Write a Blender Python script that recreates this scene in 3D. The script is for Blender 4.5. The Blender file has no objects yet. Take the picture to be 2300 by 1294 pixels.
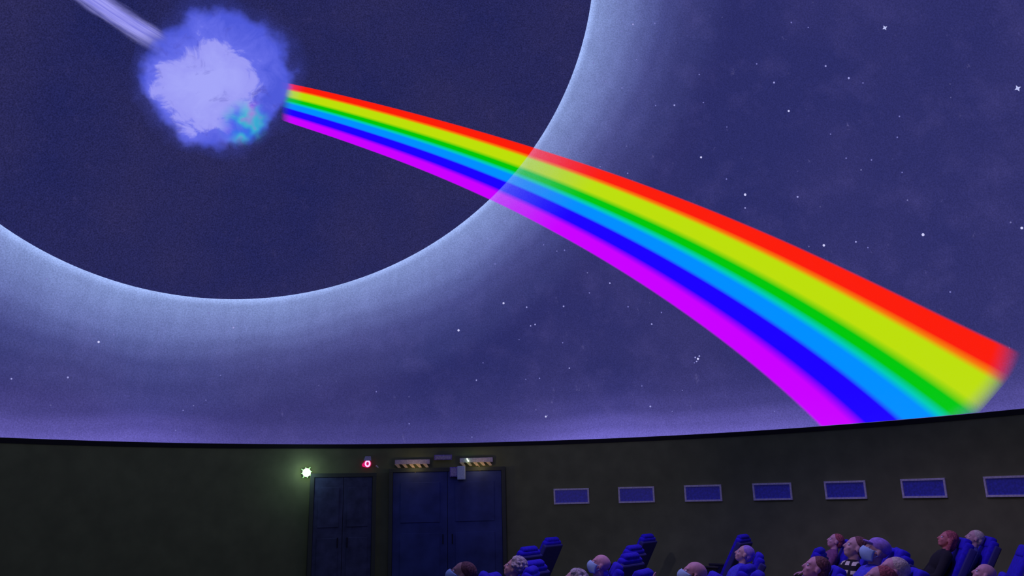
import bpy, bmesh, math, random
from mathutils import Vector, Matrix
R_ = math.radians
rnd = random.Random(7)
sc = bpy.context.scene
COL = sc.collection

# ------------------------------------------------------------------ camera
cam_d = bpy.data.cameras.new('camera'); cam = bpy.data.objects.new('camera', cam_d); COL.objects.link(cam)
cam_d.sensor_width = 36; cam_d.lens = 1800 / 2300 * 36; cam_d.clip_start = .05; cam_d.clip_end = 200
PI_, RO = 0.2543613, -0.0235954
cp, sp, cr, sr = math.cos(PI_), math.sin(PI_), math.cos(RO), math.sin(RO)
right = Vector((cr, -sr * sp, sr * cp)); down = Vector((sr, cr * sp, -cr * cp)); fwd = Vector((0, cp, sp))
M = Matrix.Identity(4)
for i in range(3):
    M[i][0] = right[i]; M[i][1] = -down[i]; M[i][2] = -fwd[i]; M[i][3] = (0, 0, 1.9)[i]
cam.matrix_world = M
sc.camera = cam

# ------------------------------------------------------------------ world, view, added fill spots
w = bpy.data.worlds.new('world'); sc.world = w; w.use_nodes = True
w.node_tree.nodes['Background'].inputs[0].default_value = (0, 0, 0, 1)
vs = sc.view_settings
vs.view_transform = 'Standard'; vs.look = 'None'; vs.exposure = 0; vs.gamma = 1; vs.use_curve_mapping = False

def spot(name, loc, target, energy, color, angle, blend=.6, size=.15):
    d = bpy.data.lights.new(name, 'SPOT'); d.energy = energy; d.color = color; d.spot_size = R_(angle)
    d.spot_blend = blend; d.shadow_soft_size = size
    o = bpy.data.objects.new(name, d); COL.objects.link(o); o.location = loc
    o.rotation_euler = (Vector(target) - Vector(loc)).to_track_quat('-Z', 'Y').to_euler()
    return o
def point(name, loc, energy, color, size=.03):
    d = bpy.data.lights.new(name, 'POINT'); d.energy = energy; d.color = color; d.shadow_soft_size = size
    o = bpy.data.objects.new(name, d); COL.objects.link(o); o.location = loc
    return o
spot('seat_fill', (1.4, 9.6, 9.5), (2.6, 11.0, 1.0), 950, (.30, .24, 1.0), 75, .5)  # added blue fill from overhead for the seat tops, no fixture
spot('seat_fill_front', (-1.5, 7.5, 8.5), (3.2, 10.0, 1.1), 330, (1.0, .62, .85), 60)  # added pink fill for heads and clothes, source unseen
spot('port_fill', (-3.5, 2.5, 5.6), (1.4, 17.4, 1.9), 560, (.62, .50, 1.0), 24, 1.0)  # added violet fill that raises the port frames
spot('left_wall_fill', (-1.0, 9.0, 9.0), (-7.2, 15.5, 1.3), 130, (.72, .80, .75), 70, 1.0, .4)  # added soft fill to lift the dark left wall
spot('door_fill', (-1.6, 13.2, 5.0), (-1.5, 18.0, 1.2), 60, (.10, .08, 1.0), 34, 1.0)  # added blue fill making the pool of light on the wide doors

# ------------------------------------------------------------------ materials
def lin(r, g, b):
    f = lambda c: (c / 255 / 12.92) if c <= 10.31 else ((c / 255 + .055) / 1.055) ** 2.4
    return (f(r), f(g), f(b), 1)
def mat(name, col, rough=.7, metal=0, noise=0, nscale=40, bump=0, sheen=0, emit=None, estr=0):
    m = bpy.data.materials.new(name); m.use_nodes = True
    nt = m.node_tree; b = nt.nodes['Principled BSDF']
    b.inputs['Base Color'].default_value = (*col[:3], 1); b.inputs['Roughness'].default_value = rough
    b.inputs['Metallic'].default_value = metal
    if sheen: b.inputs['Sheen Weight'].default_value = sheen; b.inputs['Sheen Tint'].default_value = (*col[:3], 1)
    if emit: b.inputs['Emission Color'].default_value = (*emit[:3], 1); b.inputs['Emission Strength'].default_value = estr
    if noise or bump:
        tc = nt.nodes.new('ShaderNodeTexCoord'); n = nt.nodes.new('ShaderNodeTexNoise')
        n.inputs['Scale'].default_value = nscale; n.inputs['Detail'].default_value = 4
        nt.links.new(tc.outputs['Object'], n.inputs['Vector'])
        if noise:
            mr = nt.nodes.new('ShaderNodeMapRange'); mr.inputs[1].default_value = .3; mr.inputs[2].default_value = .7
            mr.inputs[3].default_value = 1 - noise; mr.inputs[4].default_value = 1 + noise
            nt.links.new(n.outputs['Fac'], mr.inputs[0])
            mx = nt.nodes.new('ShaderNodeVectorMath'); mx.operation = 'SCALE'; mx.inputs[0].default_value = col[:3]
            nt.links.new(mr.outputs[0], mx.inputs['Scale']); nt.links.new(mx.outputs[0], b.inputs['Base Color'])
        if bump:
            bp = nt.nodes.new('ShaderNodeBump'); bp.inputs['Strength'].default_value = bump; bp.inputs['Distance'].default_value = .01
            nt.links.new(n.outputs['Fac'], bp.inputs['Height']); nt.links.new(bp.outputs[0], b.inputs['Normal'])
    return m
def emis(name, col, s=1):
    m = bpy.data.materials.new(name); m.use_nodes = True; nt = m.node_tree; nt.nodes.clear()
    e = nt.nodes.new('ShaderNodeEmission'); e.inputs[0].default_value = (*col[:3], 1); e.inputs[1].default_value = s
    o = nt.nodes.new('ShaderNodeOutputMaterial'); nt.links.new(e.outputs[0], o.inputs[0]); return m
class NT:
    """tiny helper for writing node graphs"""
    def __init__(s, name):
        s.m = bpy.data.materials.new(name); s.m.use_nodes = True; s.t = s.m.node_tree; s.t.nodes.clear()
    def n(s, kind, **kw):
        x = s.t.nodes.new(kind)
        for k, v in kw.items(): setattr(x, k, v)
        return x
    def put(s, sock, v):
        if isinstance(v, bpy.types.NodeSocket): s.t.links.new(v, sock)
        elif v is not None:
            n = len(sock.default_value) if hasattr(sock.default_value, '__len__') else 0
            sock.default_value = (tuple(v) + (1,))[:n] if n else v
    def math(s, op, a, b=None, c=None):
        x = s.n('ShaderNodeMath', operation=op); s.put(x.inputs[0], a); s.put(x.inputs[1], b); s.put(x.inputs[2], c); return x.outputs[0]
    def ramp(s, fac, stops, interp='LINEAR'):
        x = s.n('ShaderNodeValToRGB'); x.color_ramp.interpolation = interp; s.put(x.inputs[0], fac); e = x.color_ramp.elements
        while len(e) > 1: e.remove(e[-1])
        for i, (p, c) in enumerate(stops):
            el = e[0] if i == 0 else e.new(p)
            el.position = p; el.color = c if hasattr(c, '__len__') else (c, c, c, 1)
        return x.outputs[0]
    def noise(s, vec, scale, detail=3, rough=.5, dist=0):
        x = s.n('ShaderNodeTexNoise'); s.put(x.inputs['Vector'], vec); x.inputs['Scale'].default_value = scale
        x.inputs['Detail'].default_value = detail; x.inputs['Roughness'].default_value = rough; x.inputs['Distortion'].default_value = dist
        return x.outputs['Fac']
    def mix(s, fac, a, b, blend='MIX'):
        x = s.n('ShaderNodeMix', data_type='RGBA', blend_type=blend, clamp_factor=True)
        s.put(x.inputs[0], fac); s.put(x.inputs[6], a); s.put(x.inputs[7], b); return x.outputs[2]
    def vm(s, op, a, b=None):
        x = s.n('ShaderNodeVectorMath', operation=op); s.put(x.inputs[0], a); s.put(x.inputs[1], b)
        return x.outputs['Value'] if op in ('DOT_PRODUCT', 'LENGTH') else x.outputs[0]
    def scale(s, col, f):
        x = s.n('ShaderNodeVectorMath', operation='SCALE'); s.put(x.inputs[0], col); s.put(x.inputs['Scale'], f); return x.outputs[0]
    def rng(s, v, a, b, c, d, smooth=False):
        x = s.n('ShaderNodeMapRange', interpolation_type='SMOOTHSTEP' if smooth else 'LINEAR')
        for i, q in enumerate((v, a, b, c, d)): s.put(x.inputs[i], q)
        return x.outputs[0]
    def out(s, sh):
        o = s.n('ShaderNodeOutputMaterial'); s.t.links.new(sh, o.inputs[0]); return s.m
    def emit(s, col, st=1.0):
        e = s.n('ShaderNodeEmission'); s.put(e.inputs[0], col); s.put(e.inputs[1], st); return e.outputs[0]

DC = Vector((-0.6109, 8.1287, 3.0777)); DR = 10.0           # dome centre and radius
AX = (-0.38207563, 0.47502676, 0.79269653); AXV = Vector(AX).normalized()   # middle of the dark planet on the dome
def grain(k, pos, amt=.22):
    """fine grain of the projected picture"""
    g = k.noise(pos, 42, 1, .5); return k.rng(g, .3, .7, 1 - amt, 1 + amt)

def dome_material():
    k = NT('projected_night_sky'); tc = k.n('ShaderNodeTexCoord'); P = tc.outputs['Object']
    D = k.vm('NORMALIZE', P)
    c = k.vm('DOT_PRODUCT', D, AX); th = k.math('MULTIPLY', k.math('ARCCOSINE', c), 180 / math.pi)
    sx = k.n('ShaderNodeSeparateXYZ'); k.put(sx.inputs[0], D)
    el = k.math('MULTIPLY', k.math('ARCSINE', sx.outputs[2]), 180 / math.pi)
    n1 = k.noise(P, .28, 3, .55); n2 = k.noise(P, 1.6, 5, .6)
    base = k.mix(k.rng(n1, .35, .65, 0, 1), lin(44, 46, 104), lin(54, 53, 110))
    base = k.mix(k.rng(n2, .5, .8, 0, .35), base, lin(76, 72, 135))
    # halo of light round the planet
    thn = k.math('ADD', th, k.math('MULTIPLY', k.math('SUBTRACT', n1, .5), 5))
    fall = k.ramp(k.rng(thn, 35.5, 50.5, 0, 1), [(0, 1.), (.09, .80), (.28, .62), (.42, .40), (.56, .22), (.75, .09), (1, 0)], 'EASE')
    rim = k.rng(th, 35.6, 36.7, .55, 0, True)
    ray = k.noise(k.vm('MULTIPLY', P, (3.2, 3.2, .25)), 1.0, 4, .6)
    sxp = k.n('ShaderNodeSeparateXYZ'); k.put(sxp.inputs[0], D)
    side = k.rng(sxp.outputs[0], -.55, .55, 1.0, .95)
    hal = k.math('MULTIPLY', k.math('ADD', fall, rim), k.math('MULTIPLY', side, k.rng(ray, .25, .75, .88, 1.10)))
    halo = k.scale(k.mix(k.rng(th, 36, 44, 0, 1), lin(142, 165, 212), lin(112, 122, 190)), k.math('MULTIPLY', hal, .86))
    col = k.vm('ADD', base, halo)
    # horizon glow of the picture along the rim of the dome
    az = k.math('MULTIPLY', k.math('ARCTAN2', sxp.outputs[0], sxp.outputs[1]), 180 / math.pi)
    gz = k.ramp(k.rng(az, -70, 70, 0, 1), [(0, .9), (.18, .8), (.32, .28), (.48, .26), (.60, 1.), (.72, .85), (.85, .55), (1, .5)], 'EASE')
    glow = k.math('MULTIPLY', k.ramp(k.rng(k.math('ADD', el, k.math('MULTIPLY', k.math('SUBTRACT', n1, .5), 3)), 0, 9, 0, 1), [(0, 1.), (.18, .6), (.4, .22), (.7, .06), (1, 0)], 'EASE'), gz)
    col = k.vm('ADD', col, k.scale(lin(98, 88, 168), k.math('MULTIPLY', glow, 1.0)))
    # faint star dust, drawn out along the meridians
    dust = k.noise(k.vm('MULTIPLY', P, (2.6, 2.6, 1.2)), 2.2, 6, .75)
    col = k.mix(k.rng(dust, .64, .82, 0, .45), col, lin(140, 135, 200))
    # scattered pin prick stars
    vor = k.n('ShaderNodeTexVoronoi'); k.put(vor.inputs['Vector'], P); vor.inputs['Scale'].default_value = 3.2
    pin = k.math('MULTIPLY', k.rng(vor.outputs['Distance'], .03, .055, 1, 0), k.rng(k.noise(P, 1.1, 2), .5, .62, 0, .5))
    col = k.mix(pin, col, lin(150, 150, 215))
    col = k.scale(col, grain(k, P, .16))
    return k.out(k.emit(col))

def planet_material():
    k = NT('projected_dark_planet'); tc = k.n('ShaderNodeTexCoord'); P = tc.outputs['Object']
    n1 = k.noise(P, .3, 4, .6)
    col = k.mix(k.rng(n1, .35, .65, 0, 1), lin(34, 37, 90), lin(44, 43, 90))
    col = k.mix(k.rng(k.noise(P, 6, 3), .6, .75, 0, .2), col, lin(62, 58, 110))
    return k.out(k.emit(k.scale(col, grain(k, P, .3))))

def rainbow_material():
    k = NT('projected_rainbow'); uv = k.n('ShaderNodeUVMap', uv_map='uv'); s = k.n('ShaderNodeSeparateXYZ'); k.put(s.inputs[0], uv.outputs[0])
    u, v = s.outputs[0], s.outputs[1]
    Rr, Ye, Gr, Te, Sk, Bl, Ma = (.96, .012, 0, 1), (.50, .73, 0, 1), (0, .57, .0, 1), (0, .60, .45, 1), (0, .27, 1, 1), (.012, 0, 1, 1), (.58, 0, 1, 1)
    col = k.ramp(u, [(0, Rr), (.125, Rr), (.158, (.9, .20, 0, 1)), (.19, Ye), (.32, Ye), (.38, Gr), (.435, Gr), (.475, Te), (.515, Sk), (.615, Sk), (.65, Bl), (.775, Bl), (.845, Ma), (1, Ma)])
    a = k.math('MULTIPLY', k.rng(u, .0, .022, 0, 1, True), k.rng(u, .975, 1, 1, 0, True))
    a = k.math('MULTIPLY', a, k.rng(v, .0, .022, 0, 1, True))
    vend = k.math('ADD', v, k.math('MULTIPLY', k.math('POWER', k.math('ABSOLUTE', k.math('SUBTRACT', k.rng(u, 0, .5, 0, 1), .55)), 2), .06))
    a = k.math('MULTIPLY', a, k.rng(vend, .970, 1.008, 1, 0, True))
    tc = k.n('ShaderNodeTexCoord'); th = k.math('MULTIPLY', k.math('ARCCOSINE', k.vm('DOT_PRODUCT', k.vm('NORMALIZE', tc.outputs['Object']), AX)), 180 / math.pi)
    wash = k.ramp(k.rng(th, 35.5, 44.5, 0, 1), [(0, .97), (.02, .97), (.04, .74), (.3, .80), (1, .97)])   # the planet's halo shines through the bands
    a = k.math('MULTIPLY', a, wash)
    tr = k.n('ShaderNodeBsdfTransparent'); mx = k.n('ShaderNodeMixShader')
    k.put(mx.inputs[0], a); k.put(mx.inputs[1], tr.outputs[0]); k.put(mx.inputs[2], k.emit(col, 1.05))
    return k.out(mx.outputs[0])

def cloud_material():
    k = NT('projected_cloud'); uv = k.n('ShaderNodeUVMap', uv_map='uv'); tc = k.n('ShaderNodeTexCoord'); P = tc.outputs['Object']
    q = uv.outputs[0]                                      # centred, |q| = 1 at the rim of the patch
    s = k.n('ShaderNodeSeparateXYZ'); k.put(s.inputs[0], q)
    r = k.math('ADD', k.vm('LENGTH', q), k.math('MULTIPLY', k.math('SUBTRACT', k.noise(q, 1.7, 4, .55), .5), .55))
    core = k.vm('LENGTH', k.vm('ADD', q, (.12, .12, 0)))
    core = k.math('ADD', core, k.math('MULTIPLY', k.math('SUBTRACT', k.noise(q, 2.6, 7, .62, .6), .5), 1.1))
    col = k.ramp(k.rng(core, .15, .85, 0, 1), [(0, lin(168, 170, 255)), (.45, lin(158, 158, 250)), (.6, lin(104, 112, 238)), (1, lin(80, 92, 222))])
    col = k.mix(k.rng(k.noise(q, 3.5, 5, .6, 1.0), .58, .72, 0, .5), col, lin(74, 72, 178))
    d = k.vm('LENGTH', k.vm('ADD', q, (-.42, .46, 0)))
    ir = k.n('ShaderNodeTexNoise'); k.put(ir.inputs['Vector'], q); ir.inputs['Scale'].default_value = 3
    hs = k.ramp(ir.outputs['Fac'], [(.3, lin(90, 20, 240)), (.45, lin(40, 120, 235)), (.55, lin(50, 190, 210)), (.7, lin(190, 60, 220))])
    col = k.mix(k.rng(d, .12, .36, .8, 0, True), col, hs)
    a = k.math('MULTIPLY', k.rng(r, .74, .92, 1, 0, True), .95)
    halo = k.math('MULTIPLY', k.rng(r, .7, 1.05, .25, 0, True), 1)
    a = k.math('MAXIMUM', a, halo)
    tr = k.n('ShaderNodeBsdfTransparent'); mx = k.n('ShaderNodeMixShader')
    k.put(mx.inputs[0], a); k.put(mx.inputs[1], tr.outputs[0]); k.put(mx.inputs[2], k.emit(col, 1.0))
    return k.out(mx.outputs[0])

def wisp_material():
    k = NT('projected_wisp'); uv = k.n('ShaderNodeUVMap', uv_map='uv'); s = k.n('ShaderNodeSeparateXYZ'); k.put(s.inputs[0], uv.outputs[0])
    u, v = s.outputs[0], s.outputs[1]
    uu = k.math('ADD', u, k.math('MULTIPLY', k.math('SUBTRACT', k.noise(k.vm('MULTIPLY', uv.outputs[0], (3, 2, 1)), 1.5, 5, .6), .5), .35))
    a = k.math('MULTIPLY', k.rng(uu, .02, .38, 0, 1, True), k.rng(uu, .62, .98, 1, 0, True))
    a = k.math('MULTIPLY', a, k.rng(v, .70, 1, 1, 0, True)); a = k.math('MULTIPLY', a, .9)
    st = k.noise(k.vm('MULTIPLY', uv.outputs[0], (9, 1.2, 1)), 1.6, 4, .6)
    col = k.mix(k.rng(st, .35, .65, 0, 1), lin(132, 132, 235), lin(172, 170, 255))
    tr = k.n('ShaderNodeBsdfTransparent'); mx = k.n('ShaderNodeMixShader')
    k.put(mx.inputs[0], a); k.put(mx.inputs[1], tr.outputs[0]); k.put(mx.inputs[2], k.emit(col, 1.0))
    return k.out(mx.outputs[0])

def checked_material():
    k = NT('checked_cloth'); tc = k.n('ShaderNodeTexCoord'); P = tc.outputs['Object']
    b = k.n('ShaderNodeBsdfPrincipled'); b.inputs['Roughness'].default_value = .85
    s = k.n('ShaderNodeSeparateXYZ'); k.put(s.inputs[0], P)
    f = lambda ax, per, w: k.math('LESS_THAN', k.math('FRACT', k.math('MULTIPLY', ax, 1 / per)), w)
    a = f(s.outputs[2], .075, .42); c = f(k.math('ADD', s.outputs[1], k.math('MULTIPLY', s.outputs[0], .6)), .10, .55)
    k.put(b.inputs['Base Color'], k.mix(k.math('MULTIPLY', a, c), (.006, .006, .006, 1), (.85, .82, .55, 1)))
    return k.out(b.outputs[0])

MT = dict(
    wall=mat('charcoal_felt_wall', (.20, .225, .085), .95, noise=.12, nscale=3),
    jamb=mat('dark_door_frame', (.085, .10, .06), .9),
    black=mat('matt_black', (.012, .012, .010), .9),
    floor=mat('dark_carpet', (.10, .10, .05), .95, noise=.3, nscale=60, bump=.4),
    seat=mat('blue_velour', (.030, .012, .66), .85, noise=.18, nscale=25, bump=.3),
    seat_shaded=mat('shaded_blue_shell', (.05, .05, .22), .8),  # darker blue puts the shade of seat backs and sides into the colour
    plastic=mat('black_plastic', (.015, .015, .018), .5),
    door=mat('dark_blue_door', (.075, .09, .15), .8, noise=.35, nscale=5),
    door2=mat('navy_door', (.06, .09, .22), .8, noise=.3, nscale=2.2),
    frame=mat('grey_white_paint', (.90, .86, .84), .6, noise=.2, nscale=30),
    pane=mat('blue_glass', (.055, .06, .50), .4, noise=.35, nscale=26, emit=(.004, .004, .03), estr=1.0),
    cream=mat('cream_enamel', (.85, .62, .30), .6, noise=.2, nscale=30),
    lilac=mat('lilac_grey_enamel', (.55, .48, .55), .6, noise=.25, nscale=40),
    pale=mat('pale_green_enamel', (.75, .92, .80), .6, noise=.1, nscale=40),
    purple=mat('dull_purple_enamel', (.30, .22, .50), .6, noise=.5, nscale=30),
    mask=mat('pale_blue_mask', (.50, .80, .95), .8, bump=.2, nscale=60),
    eye=mat('eye_white', (.8, .8, .8), .3),
)
SKIN = dict(fair=mat('fair_skin', (.80, .50, .42), .6, noise=.1, nscale=30), pink=mat('pink_skin', (.85, .46, .46), .6, noise=.14, nscale=35),
            tan=mat('tan_skin', (.62, .36, .24), .6, noise=.1, nscale=30), ruddy=mat('ruddy_skin', (.80, .28, .22), .6, noise=.15, nscale=30))
HAIR = dict(dark=mat('dark_hair', (.03, .025, .02), .7, noise=.5, nscale=60, bump=1), grey=mat('grey_hair', (.55, .52, .46), .8, noise=.55, nscale=55, bump=1),
            brown=mat('brown_hair', (.22, .09, .07), .7, noise=.5, nscale=60, bump=1), blond=mat('pale_hair', (.80, .70, .50), .8, noise=.3, nscale=50, bump=1),
            cap=mat('purple_cap', (.45, .30, .75), .9, noise=.25, nscale=30), auburn=mat('auburn_hair', (.50, .12, .12), .8, noise=.5, nscale=60, bump=1))
CLOTH = dict(red=mat('dark_red_cloth', (.40, .04, .03), .9, noise=.3), black=mat('black_cloth', (.02, .02, .02), .9), blue=mat('blue_cloth', (.08, .08, .75), .9, noise=.2),
             lilac=mat('lilac_cloth', (.50, .40, .75), .9, noise=.3), plum=mat('plum_cloth', (.30, .10, .24), .9, noise=.3), navy=mat('navy_cloth', (.06, .07, .30), .9, noise=.3),
             mauve=mat('mauve_cloth', (.62, .36, .50), .9, noise=.3), checked=checked_material(), denim=mat('dark_trousers', (.04, .05, .12), .9))
SHOE = mat('dark_shoe', (.02, .02, .02), .5)

# ------------------------------------------------------------------ object helpers
def tag(o, label=None, cat=None, group=None, kind=None):
    if label: o['label'] = label
    if cat: o['category'] = cat
    if group: o['group'] = group
    if kind: o['kind'] = kind
    return o
def empty(name, loc=(0, 0, 0), rz=0):
    o = bpy.data.objects.new(name, None); COL.objects.link(o); o.location = loc; o.rotation_euler.z = rz; o.empty_display_size = .2; return o
def link(name, me, m, parent=None, smooth=False):
    if smooth: me.polygons.foreach_set('use_smooth', [True] * len(me.polygons))
    o = bpy.data.objects.new(name, me); COL.objects.link(o)
    if m is not None: me.materials.clear(); me.materials.append(m)
    if parent: o.parent = parent
    return o
def obj(name, bm, m, parent=None, smooth=False):
    me = bpy.data.meshes.new(name); bm.normal_update(); bm.to_mesh(me); bm.free(); return link(name, me, m, parent, smooth)
def box(bm, c, s, bev=0, rot=None):
    r = bmesh.ops.create_cube(bm, size=1); vs_ = r['verts']
    T = Matrix.Translation(c) @ (rot.to_4x4() if rot else Matrix.Identity(4)) @ Matrix.Diagonal((*s, 1))
    bmesh.ops.transform(bm, matrix=T, verts=vs_)
    if bev:
        es = list({e for v in vs_ for e in v.link_edges})
        bmesh.ops.bevel(bm, geom=es, offset=bev, segments=3, profile=.6, affect='EDGES')
    return bm
def BX(c, s, bev=0, rot=None): return box(bmesh.new(), c, s, bev, rot)
def cyl(bm, a, b, r1, r2=None, seg=16):
    a, b = Vector(a), Vector(b); r2 = r1 if r2 is None else r2; d = b - a
    T = Matrix.Translation((a + b) / 2) @ d.to_track_quat('Z', 'Y').to_matrix().to_4x4()
    bmesh.ops.create_cone(bm, cap_ends=True, segments=seg, radius1=r1, radius2=r2, depth=d.length, matrix=T); return bm
def lathe(profile, seg, close=True):
    bm = bmesh.new(); rings = []
    for r, z in profile:
        rings.append([bm.verts.new((r * math.sin(2 * math.pi * i / seg), r * math.cos(2 * math.pi * i / seg), z)) for i in range(seg)])
    n = len(rings)
    for j in range(n if close else n - 1):
        A, B = rings[j], rings[(j + 1) % n]
        for i in range(seg): bm.faces.new((A[i], A[(i + 1) % seg], B[(i + 1) % seg], B[i]))
    bmesh.ops.recalc_face_normals(bm, faces=bm.faces); return bm

# ------------------------------------------------------------------ the round hall
o = obj('floor', lathe([(.001, 0), (10.25, 0), (10.25, -.2), (.001, -.2)], 128), MT['floor']); o.location = (DC.x, DC.y, 0); tag(o, kind='structure')
o = obj('wall_round', lathe([(10.0, 0), (10.25, 0), (10.25, 3.0), (10.0, 3.0)], 256), MT['wall'], smooth=False); o.location = (DC.x, DC.y, 0); tag(o, kind='structure')
o = obj('trim_1', lathe([(9.985, 2.985), (10.3, 2.985), (10.3, 3.075), (9.985, 3.075)], 256), MT['black']); o.location = (DC.x, DC.y, 0); tag(o, kind='structure')
prof = []
NE = 64
for i in range(NE + 1):
    e = math.radians(90 * i / NE); prof.append((max(.002, 10 * math.cos(e)), 10 * math.sin(e)))
outer = [(max(.002, 10.15 * math.cos(math.radians(90 * i / 24))), 10.15 * math.sin(math.radians(90 * i / 24))) for i in range(24, -1, -1)]
bm = lathe(prof + outer, 256)
dome = obj('ceiling', bm, dome_material(), smooth=True); dome.location = DC; tag(dome, kind='structure')

# ------------------------------------------------------------------ pictures thrown on the dome (each a thin patch lying on the screen)
def dome_dir(az, el):
    a, e = R_(az), R_(el); return Vector((math.sin(a) * math.cos(e), math.cos(a) * math.cos(e), math.sin(e)))
def catmull(P, t):
    n = len(P) - 1; x = min(max(t * n, 0), n - 1e-6); i = int(x); f = x - i
    p0, p1, p2, p3 = P[max(i - 1, 0)], P[i], P[i + 1], P[min(i + 2, n)]
    return tuple(.5 * (2 * b + (c - a) * f + (2 * a - 5 * b + 4 * c - d) * f * f + (3 * b - a - 3 * c + d) * f ** 3) for a, b, c, d in zip(p0, p1, p2, p3))
def strip(name, top, bot, u0, u1, nu, nv, off, m, parent, back=.004):
    """grid between two lines on the dome, u across and v along, cut at the springing line"""
    bm = bmesh.new(); uvl = bm.loops.layers.uv.new('uv'); G = []; UVm = {}
    for j in range(nv + 1):
        v = j / nv; A = dome_dir(*catmull(top, v)); B = dome_dir(*catmull(bot, v)); row = []
        for i in range(nu + 1):
            u = u0 + (u1 - u0) * i / nu; q = A.lerp(B, u).normalized() * (DR - off); x = bm.verts.new(q); UVm[x] = (u, v); row.append(x)
        G.append(row)
    for j in range(nv):
        for i in range(nu):
            f = bm.faces.new((G[j][i], G[j][i + 1], G[j + 1][i + 1], G[j + 1][i]))
            for l in f.loops: l[uvl].uv = UVm[l.vert]
    bmesh.ops.bisect_plane(bm, geom=bm.verts[:] + bm.edges[:] + bm.faces[:], plane_co=(0, 0, .004), plane_no=(0, 0, 1), clear_inner=True)
    return obj(name, bm, m, parent, True)

bm = bmesh.new(); q = AXV.to_track_quat('Z', 'Y').to_matrix(); TH = R_(35.74); prev = None
cen = bm.verts.new(AXV * (DR - .01)); rings = []
for j in range(1, 37):
    t = TH * j / 36; rings.append([bm.verts.new(q @ Vector((math.sin(t) * math.cos(2 * math.pi * i / 192), math.sin(t) * math.sin(2 * math.pi * i / 192), math.cos(t))) * (DR - .01)) for i in range(192)])
for i in range(192): bm.faces.new((cen, rings[0][i], rings[0][(i + 1) % 192]))
for j in range(35):
    for i in range(192): bm.faces.new((rings[j][i], rings[j + 1][i], rings[j + 1][(i + 1) % 192], rings[j][(i + 1) % 192]))
o = obj('planet_silhouette', bm, planet_material(), None, True); o.location = DC
tag(o, 'huge dark navy disc of a planet projected on the dome, ringed by a pale glow', 'planet')

RB_TOP = [(-32.5, 43.42), (-27.38, 43.47), (-22.15, 43.29), (-16.85, 42.88), (-11.54, 42.24), (-6.28, 41.37), (-1.09, 40.28), (3.96, 38.98), (8.86, 37.48), (13.57, 35.81), (18.07, 33.99), (22.37, 32.03), (26.45, 29.96), (30.33, 27.81), (34.0, 25.6), (37.48, 23.35), (40.79, 21.09), (43.93, 18.82), (46.92, 16.58), (49.78, 14.39), (52.53, 12.26), (55.17, 10.22), (57.73, 8.27), (60.21, 6.45), (62.64, 4.76)]
RB_BOT = [(-30.95, 39.01), (-26.53, 38.54), (-22.06, 37.92), (-17.59, 37.1), (-13.16, 36.1), (-8.8, 34.89), (-4.54, 33.47), (-0.41, 31.86), (3.58, 30.07), (7.4, 28.11), (11.06, 26.0), (14.55, 23.78), (17.88, 21.45), (21.06, 19.04), (24.08, 16.57), (26.96, 14.06), (29.7, 11.53), (32.3, 8.99), (34.78, 6.45), (37.12, 3.92), (39.34, 1.39), (41.41, -1.14), (43.35, -3.66), (45.14, -6.21), (46.77, -8.78)]
rb = empty('rainbow', DC); tag(rb, 'broad six banded rainbow sweeping down across the starry dome to its lower right rim', 'rainbow')
RM = rainbow_material()
for u0, u1, lab in ((0, .16, 'red band'), (.16, .355, 'yellow band'), (.355, .475, 'green band'), (.475, .635, 'sky blue band'), (.635, .81, 'deep blue band'), (.81, 1, 'magenta band')):
    tag(strip('colour_band', RB_TOP, RB_BOT, u0, u1, 6, 120, .02, RM, rb), lab)

ST_TOP = [(-64.45, 45.92), (-62.34, 45.79), (-60.19, 45.65), (-58.01, 45.49), (-55.8, 45.31), (-53.55, 45.11), (-51.26, 44.9), (-48.95, 44.66), (-46.6, 44.41)]
ST_BOT = [(-69.16, 43.51), (-66.79, 43.36), (-64.37, 43.18), (-61.91, 42.99), (-59.39, 42.76), (-56.82, 42.51), (-54.2, 42.24), (-51.54, 41.93), (-48.83, 41.59)]
o = strip('light_wisp', ST_TOP, ST_BOT, 0, 1, 8, 40, .02, wisp_material(), None); o.location = DC
tag(o, 'soft pale lilac wisp of light slanting down from the top left edge of the picture', 'light streak')

bm = bmesh.new(); uvl = bm.loops.layers.uv.new('uv'); nc = dome_dir(-40.6, 41.9)
ex = nc.cross(Vector((0, 0, 1))).normalized(); ey = ex.cross(nc).normalized(); UVm = {}
def nv_(x, y): 
    v = bm.verts.new((nc + ex * x * math.tan(R_(9.3)) + ey * y * math.tan(R_(9.0))).normalized() * (DR - .03)); UVm[v] = (x, y); return v
N = 24; G = [[nv_(-1 + 2 * i / N, -1 + 2 * j / N) for i in range(N + 1)] for j in range(N + 1)]
for j in range(N):
    for i in range(N):
        f = bm.faces.new((G[j][i], G[j][i + 1], G[j + 1][i + 1], G[j + 1][i]))
        for l in f.loops: l[uvl].uv = UVm[l.vert]
o = obj('glowing_cloud', bm, cloud_material(), None, True); o.location = DC
tag(o, 'rounded cloud of pale periwinkle light glowing inside the dark planet, upper left', 'cloud')

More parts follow.
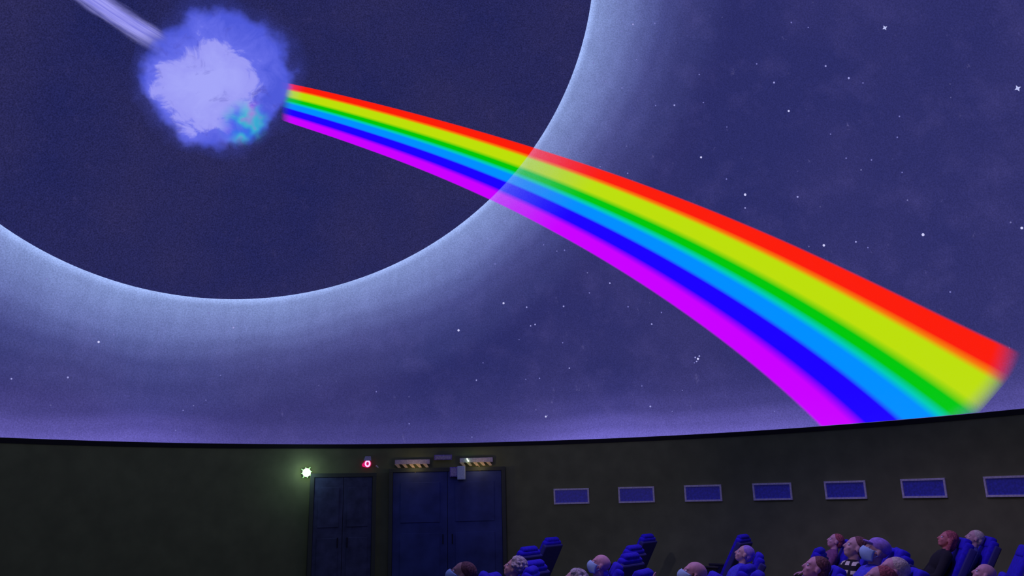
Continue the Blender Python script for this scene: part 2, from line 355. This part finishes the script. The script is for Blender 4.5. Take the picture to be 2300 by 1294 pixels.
STARS = [(-53.61, 16.18, 1), (-47.1, 10.47, 3), (-45.67, 11.47, 1), (-33.16, 13.04, 1), (-32.44, 13.63, 2), (-35.54, 15.08, 1), (-54.92, 5.75, 2), (-49.58, 6.41, 2), (-33.32, 7.91, 1), (-37.13, 3.65, 1), (-37.75, 1.37, 1), (-34.71, 4.93, 1), (2.48, 17.81, 3), (-3.68, 14.41, 3), (-1.4, 7.93, 2), (-0.49, 10.15, 1), (-14.29, 6.53, 1), (-10.05, 2.49, 1), (-2.07, 0.69, 1), (-6.58, 22.28, 1), (1.51, 22.94, 1), (28.58, 49.87, 2), (32.19, 49.21, 1), (26.28, 49.48, 1), (61.83, 38.42, 4), (53.35, 42.16, 1), (52.99, 37.83, 2), (54.93, 35.7, 2), (56.23, 34.64, 1), (45.78, 38.44, 2), (70.73, 27.66, 4), (28.29, 40.16, 1), (31.06, 39.65, 2), (46.13, 34.99, 3), (37.43, 35.53, 1), (32.72, 32.94, 3), (58.35, 30.09, 1), (57.13, 28.26, 1), (49.99, 31.07, 1), (50.68, 28.11, 1), (53.39, 27.04, 1), (56.1, 24.78, 1), (37.16, 27.44, 3), (43.53, 25.67, 2), (36.71, 25.93, 2), (44.94, 19.71, 3), (48.63, 19.25, 2), (55.91, 18.15, 3), (49.75, 18.34, 1), (65.39, 16.05, 3), (56.86, 11.95, 1), (18.33, 40.19, 1), (15.9, 36.44, 1), (18.06, 34.23, 1), (27.38, 45.93, 1), (20.2, 46.71, 1), (21.53, 44.26, 1), (23.84, 43.13, 1), (17.14, 19.49, 2), (10.31, 24.18, 1), (11.39, 24.22, 1), (8.51, 25.11, 1), (36.11, 42.17, 1), (44.59, 41.02, 1), (35.31, 39.0, 1), (51.62, 43.41, 1), (35.31, 29.73, 1), (21.91, 32.88, 1), (5.6, 17.17, 2), (10.61, 17.02, 2), (6.01, 14.73, 2), (6.62, 14.88, 2), (22.02, 13.82, 2), (19.21, 16.29, 1), (23.46, 15.13, 1), (10.82, 9.05, 2), (27.01, 9.2, 2), (27.32, 9.0, 3), (27.12, 8.7, 2), (27.53, 9.31, 2), (26.82, 8.56, 1), (24.97, 5.35, 1), (7.47, 3.02, 3), (20.82, 3.66, 2), (23.48, 2.9, 1), (35.69, 2.04, 1), (5.06, 7.87, 1), (6.86, 7.92, 1), (4.38, 13.01, 1), (10.15, 12.34, 1), (19.97, 6.25, 1), (14.25, 18.49, 1)]
bm = bmesh.new(); MI = {}
for az, el, c in STARS:
    d = dome_dir(az, el); qq = d.to_track_quat('Z', 'Y').to_matrix(); r0 = (.014, .018, .024, .032)[c - 1] * rnd.uniform(.85, 1.15)
    if c == 4:                                              # the largest are four-pointed
        pts = [(r0 * (1.6 if i % 2 == 0 else .7)) for i in range(8)]
    else: pts = [r0] * 8
    vsn = [bm.verts.new(d * (DR - .012) + qq @ Vector((p * math.cos(math.pi * i / 4), p * math.sin(math.pi * i / 4), 0))) for i, p in enumerate(pts)]
    f = bm.faces.new(vsn); f.material_index = c - 1
o = obj('stars', bm, None); o.location = DC
for cc, s_ in ((lin(118, 118, 190), 1), (lin(155, 155, 220), 1), (lin(205, 205, 250), 1), (lin(190, 195, 245), 1)): o.data.materials.append(emis('star_light', cc, s_))
tag(o, 'small pale stars scattered over the projected night sky', 'stars', kind='stuff')

# ------------------------------------------------------------------ things on the round wall
def wall_root(name, az, z, inset=.0):
    a = R_(az); r = DR - inset
    return empty(name, (DC.x + r * math.sin(a), DC.y + r * math.cos(a), z), -a)     # local x runs right, y into the wall

# viewing ports
for kx in range(7):
    az = 10.34 + 8.054 * kx
    root = wall_root('window_%d' % (kx + 1), az, 1.873); tag(root, kind='structure')
    W_, H_ = .77, .33; t = .035
    obj('pane', BX((0, .0, 0), (W_ - .05, .02, H_ - .05)), MT['pane'], root)
    for nm, c, s in (('frame_rail', (0, -.012, H_ / 2 - t / 2), (W_, .06, t)), ('frame_rail', (0, -.012, -H_ / 2 + t / 2), (W_, .06, t)),
                     ('frame_stile', (-W_ / 2 + t / 2, -.012, 0), (t, .058, H_ - 2 * t)), ('frame_stile', (W_ / 2 - t / 2, -.012, 0), (t, .058, H_ - 2 * t))):
        obj(nm, BX(c, s, .005), MT['frame'], root)

# double doors
def double_door(name, az, width, height, m):
    root = wall_root(name, az, 0, .13 + (DR - math.sqrt(DR ** 2 - (width / 2) ** 2)) * 0); tag(root, kind='structure')
    lw = width / 2 - .008
    for s in (-1, 1):
        lf = obj('door_leaf', BX((s * width / 4, 0, height / 2), (lw, .05, height), .006), m, root)
        b = BX((s * width / 4, -.03, height * .30), (lw * .72, .02, height * .36), .008); box(b, (s * width / 4, -.03, height * .74), (lw * .72, .02, height * .34), .008)
        obj('raised_panel', b, m, lf)
        h = bmesh.new(); cyl(h, (s * .10, -.06, .95), (s * .10, -.06, 1.15), .012); cyl(h, (s * .10, -.06, .97), (s * .10, -.02, .97), .008); cyl(h, (s * .10, -.06, 1.13), (s * .10, -.02, 1.13), .008)
        obj('door_handle', h, MT['plastic'], lf)
    f = BX((-width / 2 - .04, .02, height / 2), (.08, .14, height + .0), .005); obj('door_jamb', f, MT['jamb'], root)
    f = BX((width / 2 + .04, .02, height / 2), (.08, .14, height + .0), .005); obj('door_jamb', f, MT['jamb'], root)
    obj('door_head', BX((0, .02, height + .04), (width + .16, .14, .08), .005), MT['jamb'], root)
double_door('door_1', -18.1, 1.22, 2.38, MT['door'])
double_door('door_2', -5.2, 2.36, 2.46, MT['door2'])

# green lamp
g = wall_root('green_lamp', -22.58, 2.484, .005); tag(g, 'blazing green white signal lamp high on the dark wall left of the doors', 'lamp')
obj('mount', BX((0, -.02, 0), (.16, .05, .16), .01), MT['plastic'], g)
b = bmesh.new(); bmesh.ops.create_uvsphere(b, u_segments=24, v_segments=12, radius=.085, matrix=Matrix.Translation((0, -.10, 0)) @ Matrix.Diagonal((1, .8, 1, 1)))
obj('lens', b, emis('green_white_light', (.75, 1, .70), 3.5), g, True)
b = bmesh.new()
for i in range(8):
    a = math.pi * i / 4 + .2; d = Vector((math.cos(a), 0, math.sin(a))); L_ = .135 if i % 2 else .115
    cyl(b, Vector((0, -.10, 0)) + d * .06, Vector((0, -.10, 0)) + d * L_, .024, .004, 8)
obj('glare_spike', b, emis('green_light', (.45, 1, .40), 1.3), g)  # glowing spikes shape the star of glare round the lens
p = point('green_glow', (0, 0, 0), 3.4, (.50, .78, 1.0), .10); p.parent = g; p.location = (-.04, -.34, 0)

# red lamp
g = wall_root('red_lamp', -15.19, 2.656, .005); tag(g, 'small red signal lamp with a bright pink ring under a lilac grey hood', 'lamp')
b = bmesh.new(); vsn = [b.verts.new(v) for v in ((-.085, 0, .075), (.075, 0, .075), (.065, 0, .165), (-.045, 0, .165), (-.085, -.12, .06), (.075, -.12, .06), (.065, -.09, .15), (-.045, -.09, .15))]
for f in ((0, 1, 2, 3), (4, 7, 6, 5), (0, 4, 5, 1), (1, 5, 6, 2), (2, 6, 7, 3), (3, 7, 4, 0)): b.faces.new([vsn[i] for i in f])
bmesh.ops.recalc_face_normals(b, faces=b.faces)
obj('hood', b, MT['lilac'], g)
b = bmesh.new(); cyl(b, (0, 0, 0), (0, -.07, 0), .085, .075, 24); obj('lens', b, emis('crimson_light', (.55, .004, .10), 1.0), g)
b = bmesh.new(); n1, n2 = 24, 8; rr = [[b.verts.new(((.045 + .017 * math.cos(2 * math.pi * j / n2)) * math.cos(2 * math.pi * i / n1), -.075 + .012 * math.sin(2 * math.pi * j / n2), (.055 + .017 * math.cos(2 * math.pi * j / n2)) * math.sin(2 * math.pi * i / n1))) for j in range(n2)] for i in range(n1)]
for i in range(n1):
    for j in range(n2): b.faces.new((rr[i][j], rr[(i + 1) % n1][j], rr[(i + 1) % n1][(j + 1) % n2], rr[i][(j + 1) % n2]))
obj('light_ring', b, emis('pink_light', (1, .50, .80), 1.3), g, True)
b = bmesh.new(); cyl(b, (-.06, 0, -.02), (-.085, -.05, -.03), .05, .035, 12); obj('flare_blob', b, emis('flare_crimson_light', (.70, .01, .14), 1.0), g)  # glowing stub stands for the lens flare beside the red lamp

# toothed luminaires
def toothed(az0, az1, z, label, flip):
    w_ = DR * R_(az1 - az0); g = wall_root('toothed_wall_fixture', (az0 + az1) / 2, z, .02)
    tag(g, label, 'wall fixture', 'toothed fixtures over the wide doors')
    obj('back_plate', BX((0, -.03, .045), (w_, .05, .10), .006), MT['lilac'], g)
    for i in range(5):
        x = -w_ / 2 + w_ * (i + .30) / 5; b = bmesh.new(); vsn = []
        for y in (-.012, -.075):
            for dx, dz in ((-.055, .0), (.035, .0), (.085, -.075), (.03, -.085)): vsn.append(b.verts.new((x + dx, y, dz)))
        for f in ((0, 3, 2, 1), (4, 5, 6, 7), (0, 1, 5, 4), (1, 2, 6, 5), (2, 3, 7, 6), (3, 0, 4, 7)): b.faces.new([vsn[q] for q in f])
        bmesh.ops.recalc_face_normals(b, faces=b.faces); obj('tooth', b, MT['cream'], g)
    return g
g1 = toothed(-11.78, -7.44, 2.636, 'pale toothed wall fixture over the wide doors, the left one of two', 0)
g2 = toothed(-3.62, .56, 2.650, 'pale toothed wall fixture over the wide doors, with a bright sliver of light', 1)
b = bmesh.new(); cyl(b, (-.17, -.065, .015), (-.21, -.06, .085), .016, .010, 10); obj('indicator_light', b, emis('pale_green_light', (.9, 1, .75), 2), g2)
p = point('indicator_glow', (0, 0, 0), .07, (.3, 1, .4), .02); p.parent = g2; p.location = (-.19, -.13, .05)
for az, z, lab, lx in ((-9.38, 2.50, 'tiny cream fitting hanging under the left toothed fixture', 0), (-1.20, 2.50, 'tiny cream fitting hanging under the right toothed fixture', 0)):
    g = wall_root('hanging_fitting', az, z, .02); tag(g, lab, 'lamp', 'tiny fittings under the toothed fixtures')
    b = bmesh.new(); cyl(b, (0, -.04, .07), (0, -.05, 0), .012); obj('bracket', b, MT['cream'], g)
    b = bmesh.new(); cyl(b, (.0, -.05, .02), (.05, -.09, -.045), .02, .042, 14); obj('fitting_head', b, MT['cream'], g)
    p = point('tooth_fill', (0, 0, 0), .75, (1, .74, .42), .04); p.parent = g; p.location = (0.02, -.30, .04)  # warm point light added in front to brighten the cream teeth
# boxes between
g = wall_root('sign_box', -5.75, 2.765, .02); tag(g, 'dim lilac flat box between the two toothed fixtures above the wide doors', 'box')
obj('housing', BX((0, -.04, 0), (.39, .08, .11), .008), MT['purple'], g); obj('face_plate', BX((0, -.083, 0), (.34, .008, .075), .002), MT['lilac'], g)
g = wall_root('junction_box', -4.41, 2.443, .16); tag(g, 'dull purple square box fixed left of the pale green box at the wide doors', 'box')
obj('housing', BX((0, -.05, 0), (.17, .09, .21), .01), MT['purple'], g); obj('cover', BX((0, -.1, 0), (.13, .012, .17), .004), MT['lilac'], g)
g = wall_root('wall_speaker', -3.44, 2.42, .16); tag(g, 'pale green upright box with rounded corners hanging below the right toothed fixture', 'box')
obj('housing', BX((0, -.06, 0), (.175, .11, .29), .02), MT['pale'], g); obj('front_button', BX((0, -.117, -.09), (.02, .012, .02), .003), MT['frame'], g)
g = wall_root('wall_hook', -14.08, 2.606, .005); tag(g, 'tiny grey hook on the wall right of the red lamp', 'hook')
b = bmesh.new(); cyl(b, (0, 0, 0), (0, -.05, 0), .016); obj('peg', b, MT['frame'], g); b = bmesh.new(); cyl(b, (0, -.05, 0), (.04, -.05, -.035), .012); obj('hook_tip', b, MT['frame'], g)

# ------------------------------------------------------------------ recliner seats (local +y is the way the sitter faces)
BA = 30                                                      # back rake in degrees
def seat_proto():
    r = empty('reclining_seat')
    rx = Matrix.Rotation(R_(BA), 3, 'X')                     # leans the back towards -y
    up = rx @ Vector((0, 0, 1)); bc = Vector((0, -.16, .40))
    b = BX(bc + up * .40 , (.50, .11, .80), .045, rx); obj('backrest', b, MT['seat'], r, True)
    b = BX(bc + up * .375 - (rx @ Vector((0, .045, 0))), (.555, .09, .75), .03, rx); obj('back_shell', b, MT['seat_shaded'], r)  # wraps the sides so their shade is carried by the darker blue
    b = BX(bc + up * .76 + (rx @ Vector((0, .022, 0))), (.38, .10, .17), .045, rx); obj('headrest', b, MT['seat'], r, True)
    b = BX((0, .10, .385), (.50, .52, .13), .05, Matrix.Rotation(R_(6), 3, 'X')); obj('seat_cushion', b, MT['seat'], r, True)
    for s in (-1, 1):
        a = obj('armrest', BX((s * .295, .06, .60), (.06, .46, .045), .018), MT['plastic'], r, True)
        obj('arm_post', BX((s * .295, .02, .30), (.045, .30, .56), .01), MT['plastic'], a)
    obj('pedestal', BX((0, .05, .17), (.30, .34, .34), .02), MT['plastic'], r)
    return r
def copy_tree(o, parent=None):
    c = o.copy(); COL.objects.link(c); c.parent = parent
    for ch in list(o.children): copy_tree(ch, c)
    return c
seat0 = seat_proto(); seat_used = [False]
def place_seat(x, y, rz, label):
    if not seat_used[0]: s = seat0; seat_used[0] = True
    else: s = copy_tree(seat0)
    s.location = (x, y, 0); s.rotation_euler.z = rz
    tag(s, label, 'seat', 'blue reclining seats of the hall'); return s

# ------------------------------------------------------------------ people
def remeshed(name, build, voxel=.009, smooth=4):
    bm = bmesh.new(); build(bm); me = bpy.data.meshes.new(name + '_src'); bm.to_mesh(me); bm.free()
    o = bpy.data.objects.new(name + '_src', me); COL.objects.link(o)
    md = o.modifiers.new('r', 'REMESH'); md.mode = 'VOXEL'; md.voxel_size = voxel; md.adaptivity = 0
    sm = o.modifiers.new('s', 'SMOOTH'); sm.iterations = smooth; sm.factor = .5
    dg = bpy.context.evaluated_depsgraph_get(); out = bpy.data.meshes.new_from_object(o.evaluated_get(dg)); out.name = name
    bpy.data.objects.remove(o); bpy.data.meshes.remove(me)
    out.polygons.foreach_set('use_smooth', [True] * len(out.polygons)); return out
def ball(bm, c, r, rot=None, seg=16):
    r = r if hasattr(r, '__len__') else (r, r, r)
    T = Matrix.Translation(c) @ (rot.to_4x4() if rot else Matrix.Identity(4)) @ Matrix.Diagonal((*r, 1))
    bmesh.ops.create_icosphere(bm, subdivisions=3 if seg > 12 else 2, radius=1, matrix=T)
def cap(bm, a, ra, b, rb, seg=14):
    """tapered limb with rounded ends"""
    a, b = Vector(a), Vector(b); cyl(bm, a, b, ra, rb, seg); ball(bm, a, ra, seg=8); ball(bm, b, rb, seg=8)
def chain(bm, pts):
    for (p, r), (q_, s) in zip(pts, pts[1:]): cap(bm, p, r, q_, s)
TR = Matrix.Rotation(R_(BA), 3, 'X')                         # torso leans back with the seat
PEL = Vector((0, -.045, .535))
def T_(x, y, z): return PEL + TR @ Vector((x, y, z))          # torso frame
HT = Matrix.Rotation(R_(26), 3, 'X')                         # the head lies back, face to the dome
HC = T_(0, .035, .665)
def H_(x, y, z): return HC + HT @ Vector((x, y, z))
def hand(bm, wrist, fdir, up, side):
    """palm, four unequal bent fingers and a thumb off the side of the palm"""
    f = Vector(fdir).normalized(); u = (Vector(up) - f * Vector(up).dot(f)).normalized(); s = f.cross(u) * side
    w0 = Vector(wrist)
    for t in (-.028, -.010, .010, .028): cap(bm, w0 + f * .015 + s * t * .8, .014, w0 + f * .088 + s * t * 1.05, .0125, 8)
    for t, L_ in ((-.033, .060), (-.011, .074), (.011, .080), (.033, .070)):
        a = w0 + f * .090 + s * t; b = a + f * L_ * .5 - u * .006; c = b + f * L_ * .42 - u * .022
        chain(bm, [(a, .0095), (b, .009), (c, .008)])
    a = w0 + f * .03 + s * .034; b = a + f * .032 + s * .030 - u * .008; c = b + f * .034 + s * .006 - u * .012
    chain(bm, [(a, .014), (b, .011), (c, .009)])
ARMS = dict(
    rest=lambda s: [((T_(s * .175, 0, .46)), .048), (Vector((s * .285, -.10, .70)), .040), (Vector((s * .29, .13, .665)), .027)],
    lap=lambda s: [((T_(s * .175, 0, .46)), .048), (Vector((s * .27, -.06, .70)), .040), (Vector((s * .09, .13, .70)), .027)],
    raised=lambda s: [((T_(s * .175, 0, .46)), .048), (Vector((s * .30, .02, .78)), .040), (Vector((s * .17, .02, 1.02)), .027)] if s < 0 else [((T_(s * .175, 0, .46)), .048), (Vector((s * .27, -.06, .70)), .040), (Vector((s * .09, .13, .70)), .027)])
LEG = lambda s: [(Vector((s * .09, -.02, .53)), .082), (Vector((s * .125, .42, .545)), .056), (Vector((s * .13, .50, .12)), .038)]
def torso(bm, g=0):
    ball(bm, T_(0, .005, .02), (.165 + g, .115 + g, .12 + g), TR); ball(bm, T_(0, .01, .17), (.145 + g, .105 + g, .15 + g), TR)
    ball(bm, T_(0, .0, .35), (.168 + g, .112 + g, .16 + g), TR); ball(bm, T_(0, -.005, .45), (.15 + g, .08 + g, .065 + g), TR)
    for s in (-1, 1): cap(bm, T_(s * .05, -.01, .50), .045 + g, T_(s * .165, 0, .46), .052 + g)
def body_mesh(pose):
    def build(bm):
        torso(bm); cap(bm, T_(0, -.01, .48), .056, T_(0, .01, .60), .052)
        ball(bm, H_(0, -.012, .035), (.076, .098, .086), HT); ball(bm, H_(0, .030, -.030), (.060, .066, .080), HT)
        ball(bm, H_(0, .050, -.082), (.040, .042, .030), HT); ball(bm, H_(0, .072, .028), (.052, .022, .016), HT)
        cap(bm, H_(0, .094, .012), .009, H_(0, .112, -.026), .014); ball(bm, H_(0, .093, -.058), (.024, .012, .011), HT)
        for s in (-1, 1):
            ball(bm, H_(s * .078, -.008, -.008), (.012, .021, .033), HT); ball(bm, H_(s * .034, .070, -.028), (.022, .018, .020), HT)
            a = ARMS[pose](s); chain(bm, a); fd = a[2][0] - a[1][0]
            upv = (0, 0, 1) if pose != 'raised' or s > 0 else (0, 1, 0)
            hand(bm, a[2][0], fd if pose == 'rest' else fd + Vector((-s * .05, .1, 0)) if s > 0 or pose != 'raised' else fd, upv, -s)
            l = LEG(s); chain(bm, l); chain(bm, [(l[2][0], .038), (Vector((s * .13, .49, .07)), .036), (Vector((s * .135, .64, .035)), .028)])
    return remeshed('body', build, .009)
def shirt_mesh(pose):
    def build(bm):
        torso(bm, .014)
        for s in (-1, 1):
            a = ARMS[pose](s); chain(bm, [(a[0][0], .062), (a[1][0], .053), (a[1][0].lerp(a[2][0], .8), .040)])
        cap(bm, T_(0, -.01, .47), .070, T_(0, -.005, .525), .062)
    return remeshed('shirt', build, .012, 3)
def trousers_mesh():
    def build(bm):
        ball(bm, T_(0, .005, .0), (.182, .134, .11), TR)
        for s in (-1, 1):
            l = LEG(s); chain(bm, [(l[0][0], .096), (l[1][0], .070), (l[2][0], .055)])
    return remeshed('trousers', build, .013, 3)
def shoes_mesh(s):
    def build(bm): chain(bm, [(Vector((s * .13, .485, .085)), .046), (Vector((s * .13, .50, .052)), .048), (Vector((s * .137, .66, .042)), .038)])
    return remeshed('shoe', build, .012, 3)
def hair_mesh(kind):
    def build(bm):
        if kind == 'short':
            ball(bm, H_(0, -.028, .050), (.082, .096, .084), HT); ball(bm, H_(0, -.060, -.005), (.074, .060, .075), HT)
        elif kind == 'curly':
            ball(bm, H_(0, -.028, .050), (.088, .100, .088), HT); r2 = random.Random(3)
            for i in range(150):
                t, p_ = r2.uniform(0, 2 * math.pi), r2.uniform(-.3, 1.5)
                v = Vector((math.cos(t) * math.cos(p_) * .090, math.sin(t) * math.cos(p_) * .100, math.sin(p_) * .092))
                if v.y > .05 and v.z < .04: continue
                ball(bm, H_(v.x, v.y - .028, v.z + .048), r2.uniform(.012, .02), seg=8)
        elif kind == 'long':
            ball(bm, H_(0, -.026, .050), (.086, .098, .086), HT); ball(bm, H_(0, -.065, -.03), (.085, .055, .105), HT)
            for s in (-1, 1): cap(bm, H_(s * .078, -.03, .02), .030, H_(s * .085, -.02, -.15), .026)
        elif kind == 'fringe':
            for i in range(13):
                a = R_(-20 + 220 * i / 12) + math.pi; v = (math.cos(a) * .076, -.012 + math.sin(a) * .094)
                ball(bm, H_(v[0], v[1] if v[1] < .03 else .03, .0), (.012, .014, .030), HT, 8)
        elif kind == 'cap':
            ball(bm, H_(0, -.020, .058), (.088, .104, .080), HT); ball(bm, H_(0, .085, .055), (.062, .055, .012), HT)
    return remeshed('hair', build, .007, 2)
def mask_bm():
    bm = bmesh.new(); nu, nv = 14, 10; G = []
    for off in (.0, .006):
        g = []
        for j in range(nv + 1):
            row = []
            for i in range(nu + 1):
                a = R_(-78 + 156 * i / nu); z = .010 - .124 * j / nv
                prof_ = .120 - .035 * abs(2 * j / nv - .75) ** 2
                pinch = 1 - .10 * abs(a) ; wz = z * (1 - .25 * abs(math.sin(a)) ** 2) - .012 * abs(math.sin(a))
                row.append(bm.verts.new(H_(math.sin(a) * (.082 + off), .012 + math.cos(a) * (prof_ + off) * pinch, wz)))
            g.append(row)
        G.append(g)
    for g, fl in ((G[0], 1), (G[1], 0)):
        for j in range(nv):
            for i in range(nu):
                f = (g[j][i], g[j][i + 1], g[j + 1][i + 1], g[j + 1][i]); bm.faces.new(f[::-1] if fl else f)
    A, B = G
    rim = [(0, i) for i in range(nu)] + [(j, nu) for j in range(nv)] + [(nv, i) for i in range(nu, 0, -1)] + [(j, 0) for j in range(nv, 0, -1)]
    for t in range(len(rim)):
        p, q_ = rim[t], rim[(t + 1) % len(rim)]; bm.faces.new((A[p[0]][p[1]], A[q_[0]][q_[1]], B[q_[0]][q_[1]], B[p[0]][p[1]]))
    for s in (-1, 1):
        for z in (.0, -.075): cyl(bm, H_(s * .070, .030, z), H_(s * .086, -.020, -.012), .002, seg=6)
    bmesh.ops.recalc_face_normals(bm, faces=bm.faces); return bm
def eye_bm(s):
    b = bmesh.new(); ball(b, H_(s * .031, .078, .006), .0125, seg=8); return b

BODY = {p_: body_mesh(p_) for p_ in ('rest', 'lap', 'raised')}; SHIRT = {p_: shirt_mesh(p_) for p_ in ('rest', 'lap', 'raised')}
TROU = trousers_mesh(); SHOES = {s: shoes_mesh(s) for s in (-1, 1)}; HAIRM = {h: hair_mesh(h) for h in ('short', 'curly', 'long', 'fringe', 'cap')}
mb = mask_bm(); MASKM = bpy.data.meshes.new('face_mask'); mb.to_mesh(MASKM); mb.free(); MASKM.polygons.foreach_set('use_smooth', [True] * len(MASKM.polygons))
EYE = {}
for s in (-1, 1): b = eye_bm(s); EYE[s] = bpy.data.meshes.new('eye'); b.to_mesh(EYE[s]); b.free()
def part(name, me, m, parent):
    o = bpy.data.objects.new(name, me); COL.objects.link(o)
    if not me.materials: me.materials.append(m)
    o.material_slots[0].link = 'OBJECT'; o.material_slots[0].material = m
    o.parent = parent; return o
CROWN = H_(0, -.02, .12)                                      # where the top of the head comes in the figure's own frame
SEATTOP = Vector((0, -.16, .40)) + TR @ Vector((0, 0, .80))
def person(x, y, zc, rz, pose, skin, hair, hcol, shirt, mask, label, seat_label):
    """x, y: where the crown stands; zc: height of the crown"""
    k = zc / CROWN.z; off = Matrix.Rotation(rz, 3, 'Z') @ Vector((0, CROWN.y * k, 0)); ox, oy = x - off.x, y - off.y
    root = empty('person', (ox, oy, 0), rz); root.scale = (k, k, k); tag(root, label, 'person', 'seated spectators looking up at the dome')
    part('body', BODY[pose], SKIN[skin], root); part('shirt', SHIRT[pose], CLOTH[shirt], root); part('trousers', TROU, CLOTH['denim'], root)
    for s in (-1, 1): part('shoe', SHOES[s], SHOE, root); part('eye', EYE[s], MT['eye'], root)
    if hair: part('cap' if hair == 'cap' else 'hair', HAIRM[hair], HAIR[hcol], root)
    if mask: part('face_mask', MASKM, MT['mask'], root)
    s = place_seat(ox, oy, rz, seat_label); s.scale = (k, k, k)
    return root
def empty_seat(x, y, rz, label, k=1.0):
    off = Matrix.Rotation(rz, 3, 'Z') @ Vector((0, SEATTOP.y * k, 0)); s = place_seat(x - off.x, y - off.y, rz, label); s.scale = (k, k, k); return s

RZ = R_(76)
PEOPLE = [
 (-.46, 7.92, 1.30, 90, 'lap', 'tan', 'short', 'brown', 'red', 1, 'spectator in a dark red top and pale blue mask, leftmost of all the audience', ),
 (.02, 9.4, 1.22, 76, 'rest', 'fair', 'curly', 'grey', 'navy', 0, 'white haired spectator half hidden behind the first blue seat back'),
 (.56, 7.72, 1.215, 84, 'lap', 'fair', 'curly', 'grey', 'black', 1, 'spectator with mottled grey curls and pale blue mask, in front of the bald one'),
 (.98, 9.45, 1.23, 88, 'lap', 'pink', None, None, 'blue', 1, 'bald pink headed spectator in a pale blue mask between the first two seat rows'),
 (1.66, 7.70, 1.27, 86, 'raised', 'pink', 'fringe', 'brown', 'plum', 1, 'spectator with a bald pink crown and blue mask under the third port in the wall'),
 (2.99, 10.91, 1.20, 76, 'lap', 'fair', 'short', 'cap', 'blue', 0, 'spectator with pale rimmed violet hair beside an empty blue seat under the fourth port'),
 (2.92, 8.12, 1.26, 78, 'rest', 'pink', 'short', 'brown', 'plum', 0, 'small pink faced spectator low down left of the checked shirt'),
 (4.90, 12.8, 1.22, 78, 'rest', 'pink', 'short', 'auburn', 'plum', 0, 'pink spectator furthest back under the fifth port in the wall'),
 (3.88, 9.50, 1.355, 84, 'rest', 'fair', 'short', 'brown', 'checked', 0, 'spectator in a black and cream checked shirt'),
 (3.75, 8.66, 1.375, 84, 'rest', 'fair', 'cap', 'cap', 'blue', 1, 'spectator in a purple cap and pale blue mask, just right of the checked shirt'),
 (3.32, 7.36, 1.295, 78, 'lap', 'pink', 'short', 'blond', 'mauve', 0, 'spectator with a pale topped head to the right of the purple cap'),
 (2.86, 6.58, 1.295, 78, 'rest', 'pink', 'short', 'auburn', 'lilac', 0, 'spectator with plum coloured hair and a lilac sleeve, nearest below the purple cap'),
 (5.95, 11.5, 1.29, 76, 'rest', 'ruddy', 'long', 'auburn', 'black', 0, 'spectator with long reddish hair under the sixth port in the wall'),
 (6.75, 12.3, 1.25, 76, 'rest', 'fair', 'short', 'blond', 'navy', 0, 'fair haired spectator in dark blue right of the reddish haired one'),
 (4.72, 8.49, 1.122, 66, 'lap', 'pink', None, None, 'mauve', 0, 'bald pink spectator rising from the bottom edge near the right corner'),
]
SEAT_FOR = ['under the red topped spectator', 'under the white haired spectator', 'under the grey curled spectator', 'under the bald masked spectator', 'under the spectator with the bald crown below the third port',
 'under the violet haired spectator', 'under the small pink faced spectator', 'under the furthest back spectator', 'under the spectator in the checked shirt', 'under the spectator in the purple cap',
 'under the spectator with the pale topped head', 'under the spectator with the plum coloured hair', 'under the spectator with long reddish hair', 'under the fair haired spectator in dark blue', 'under the bald spectator near the right corner']
for P_, sf in zip(PEOPLE, SEAT_FOR):
    x, y, zc, rz, pose, skin, hair, hcol, shirt, mask, lab = P_
    person(x, y, zc, R_(rz), pose, skin, hair, hcol, shirt, mask, lab, 'blue reclining seat ' + sf)
for x, y, rz, lab in (
 (-.27, 8.58, 66, 'empty blue reclining seat, nearest of the leftmost row'),
 (.20, 10.15, 56, 'empty blue reclining seat, second in the leftmost row'),
 (.18, 12.9, 52, 'empty blue reclining seat, third in the leftmost row, with a long lit top edge'),
 (.64, 15.5, 52, 'empty blue reclining seat at the far end of the leftmost row'),
 (1.28, 8.60, 60, 'empty blue reclining seat just right of the bald masked spectator'),
 (1.47, 10.98, 52, 'empty blue reclining seat in the middle of the second row'),
 (1.75, 12.61, 52, 'empty blue reclining seat, second from the far end of the second row'),
 (2.47, 15.9, 52, 'empty blue reclining seat at the far end of the second row'),
 (4.01, 14.89, 52, 'empty blue reclining seat at the far end of the third row'),
 (2.41, 8.87, 60, 'empty blue reclining seat below the violet haired spectator'),
 (2.30, 8.12, 66, 'empty blue reclining seat nearest in the third row'),
 (6.45, 10.70, 72, 'empty dark blue reclining seat at the right edge of the picture'),
 (4.0, 11.15, 60, 'empty blue reclining seat just behind the checked shirt'),
 (4.85, 10.72, 70, 'empty blue reclining seat right of the purple cap')):
    empty_seat(x, y, R_(rz), lab)
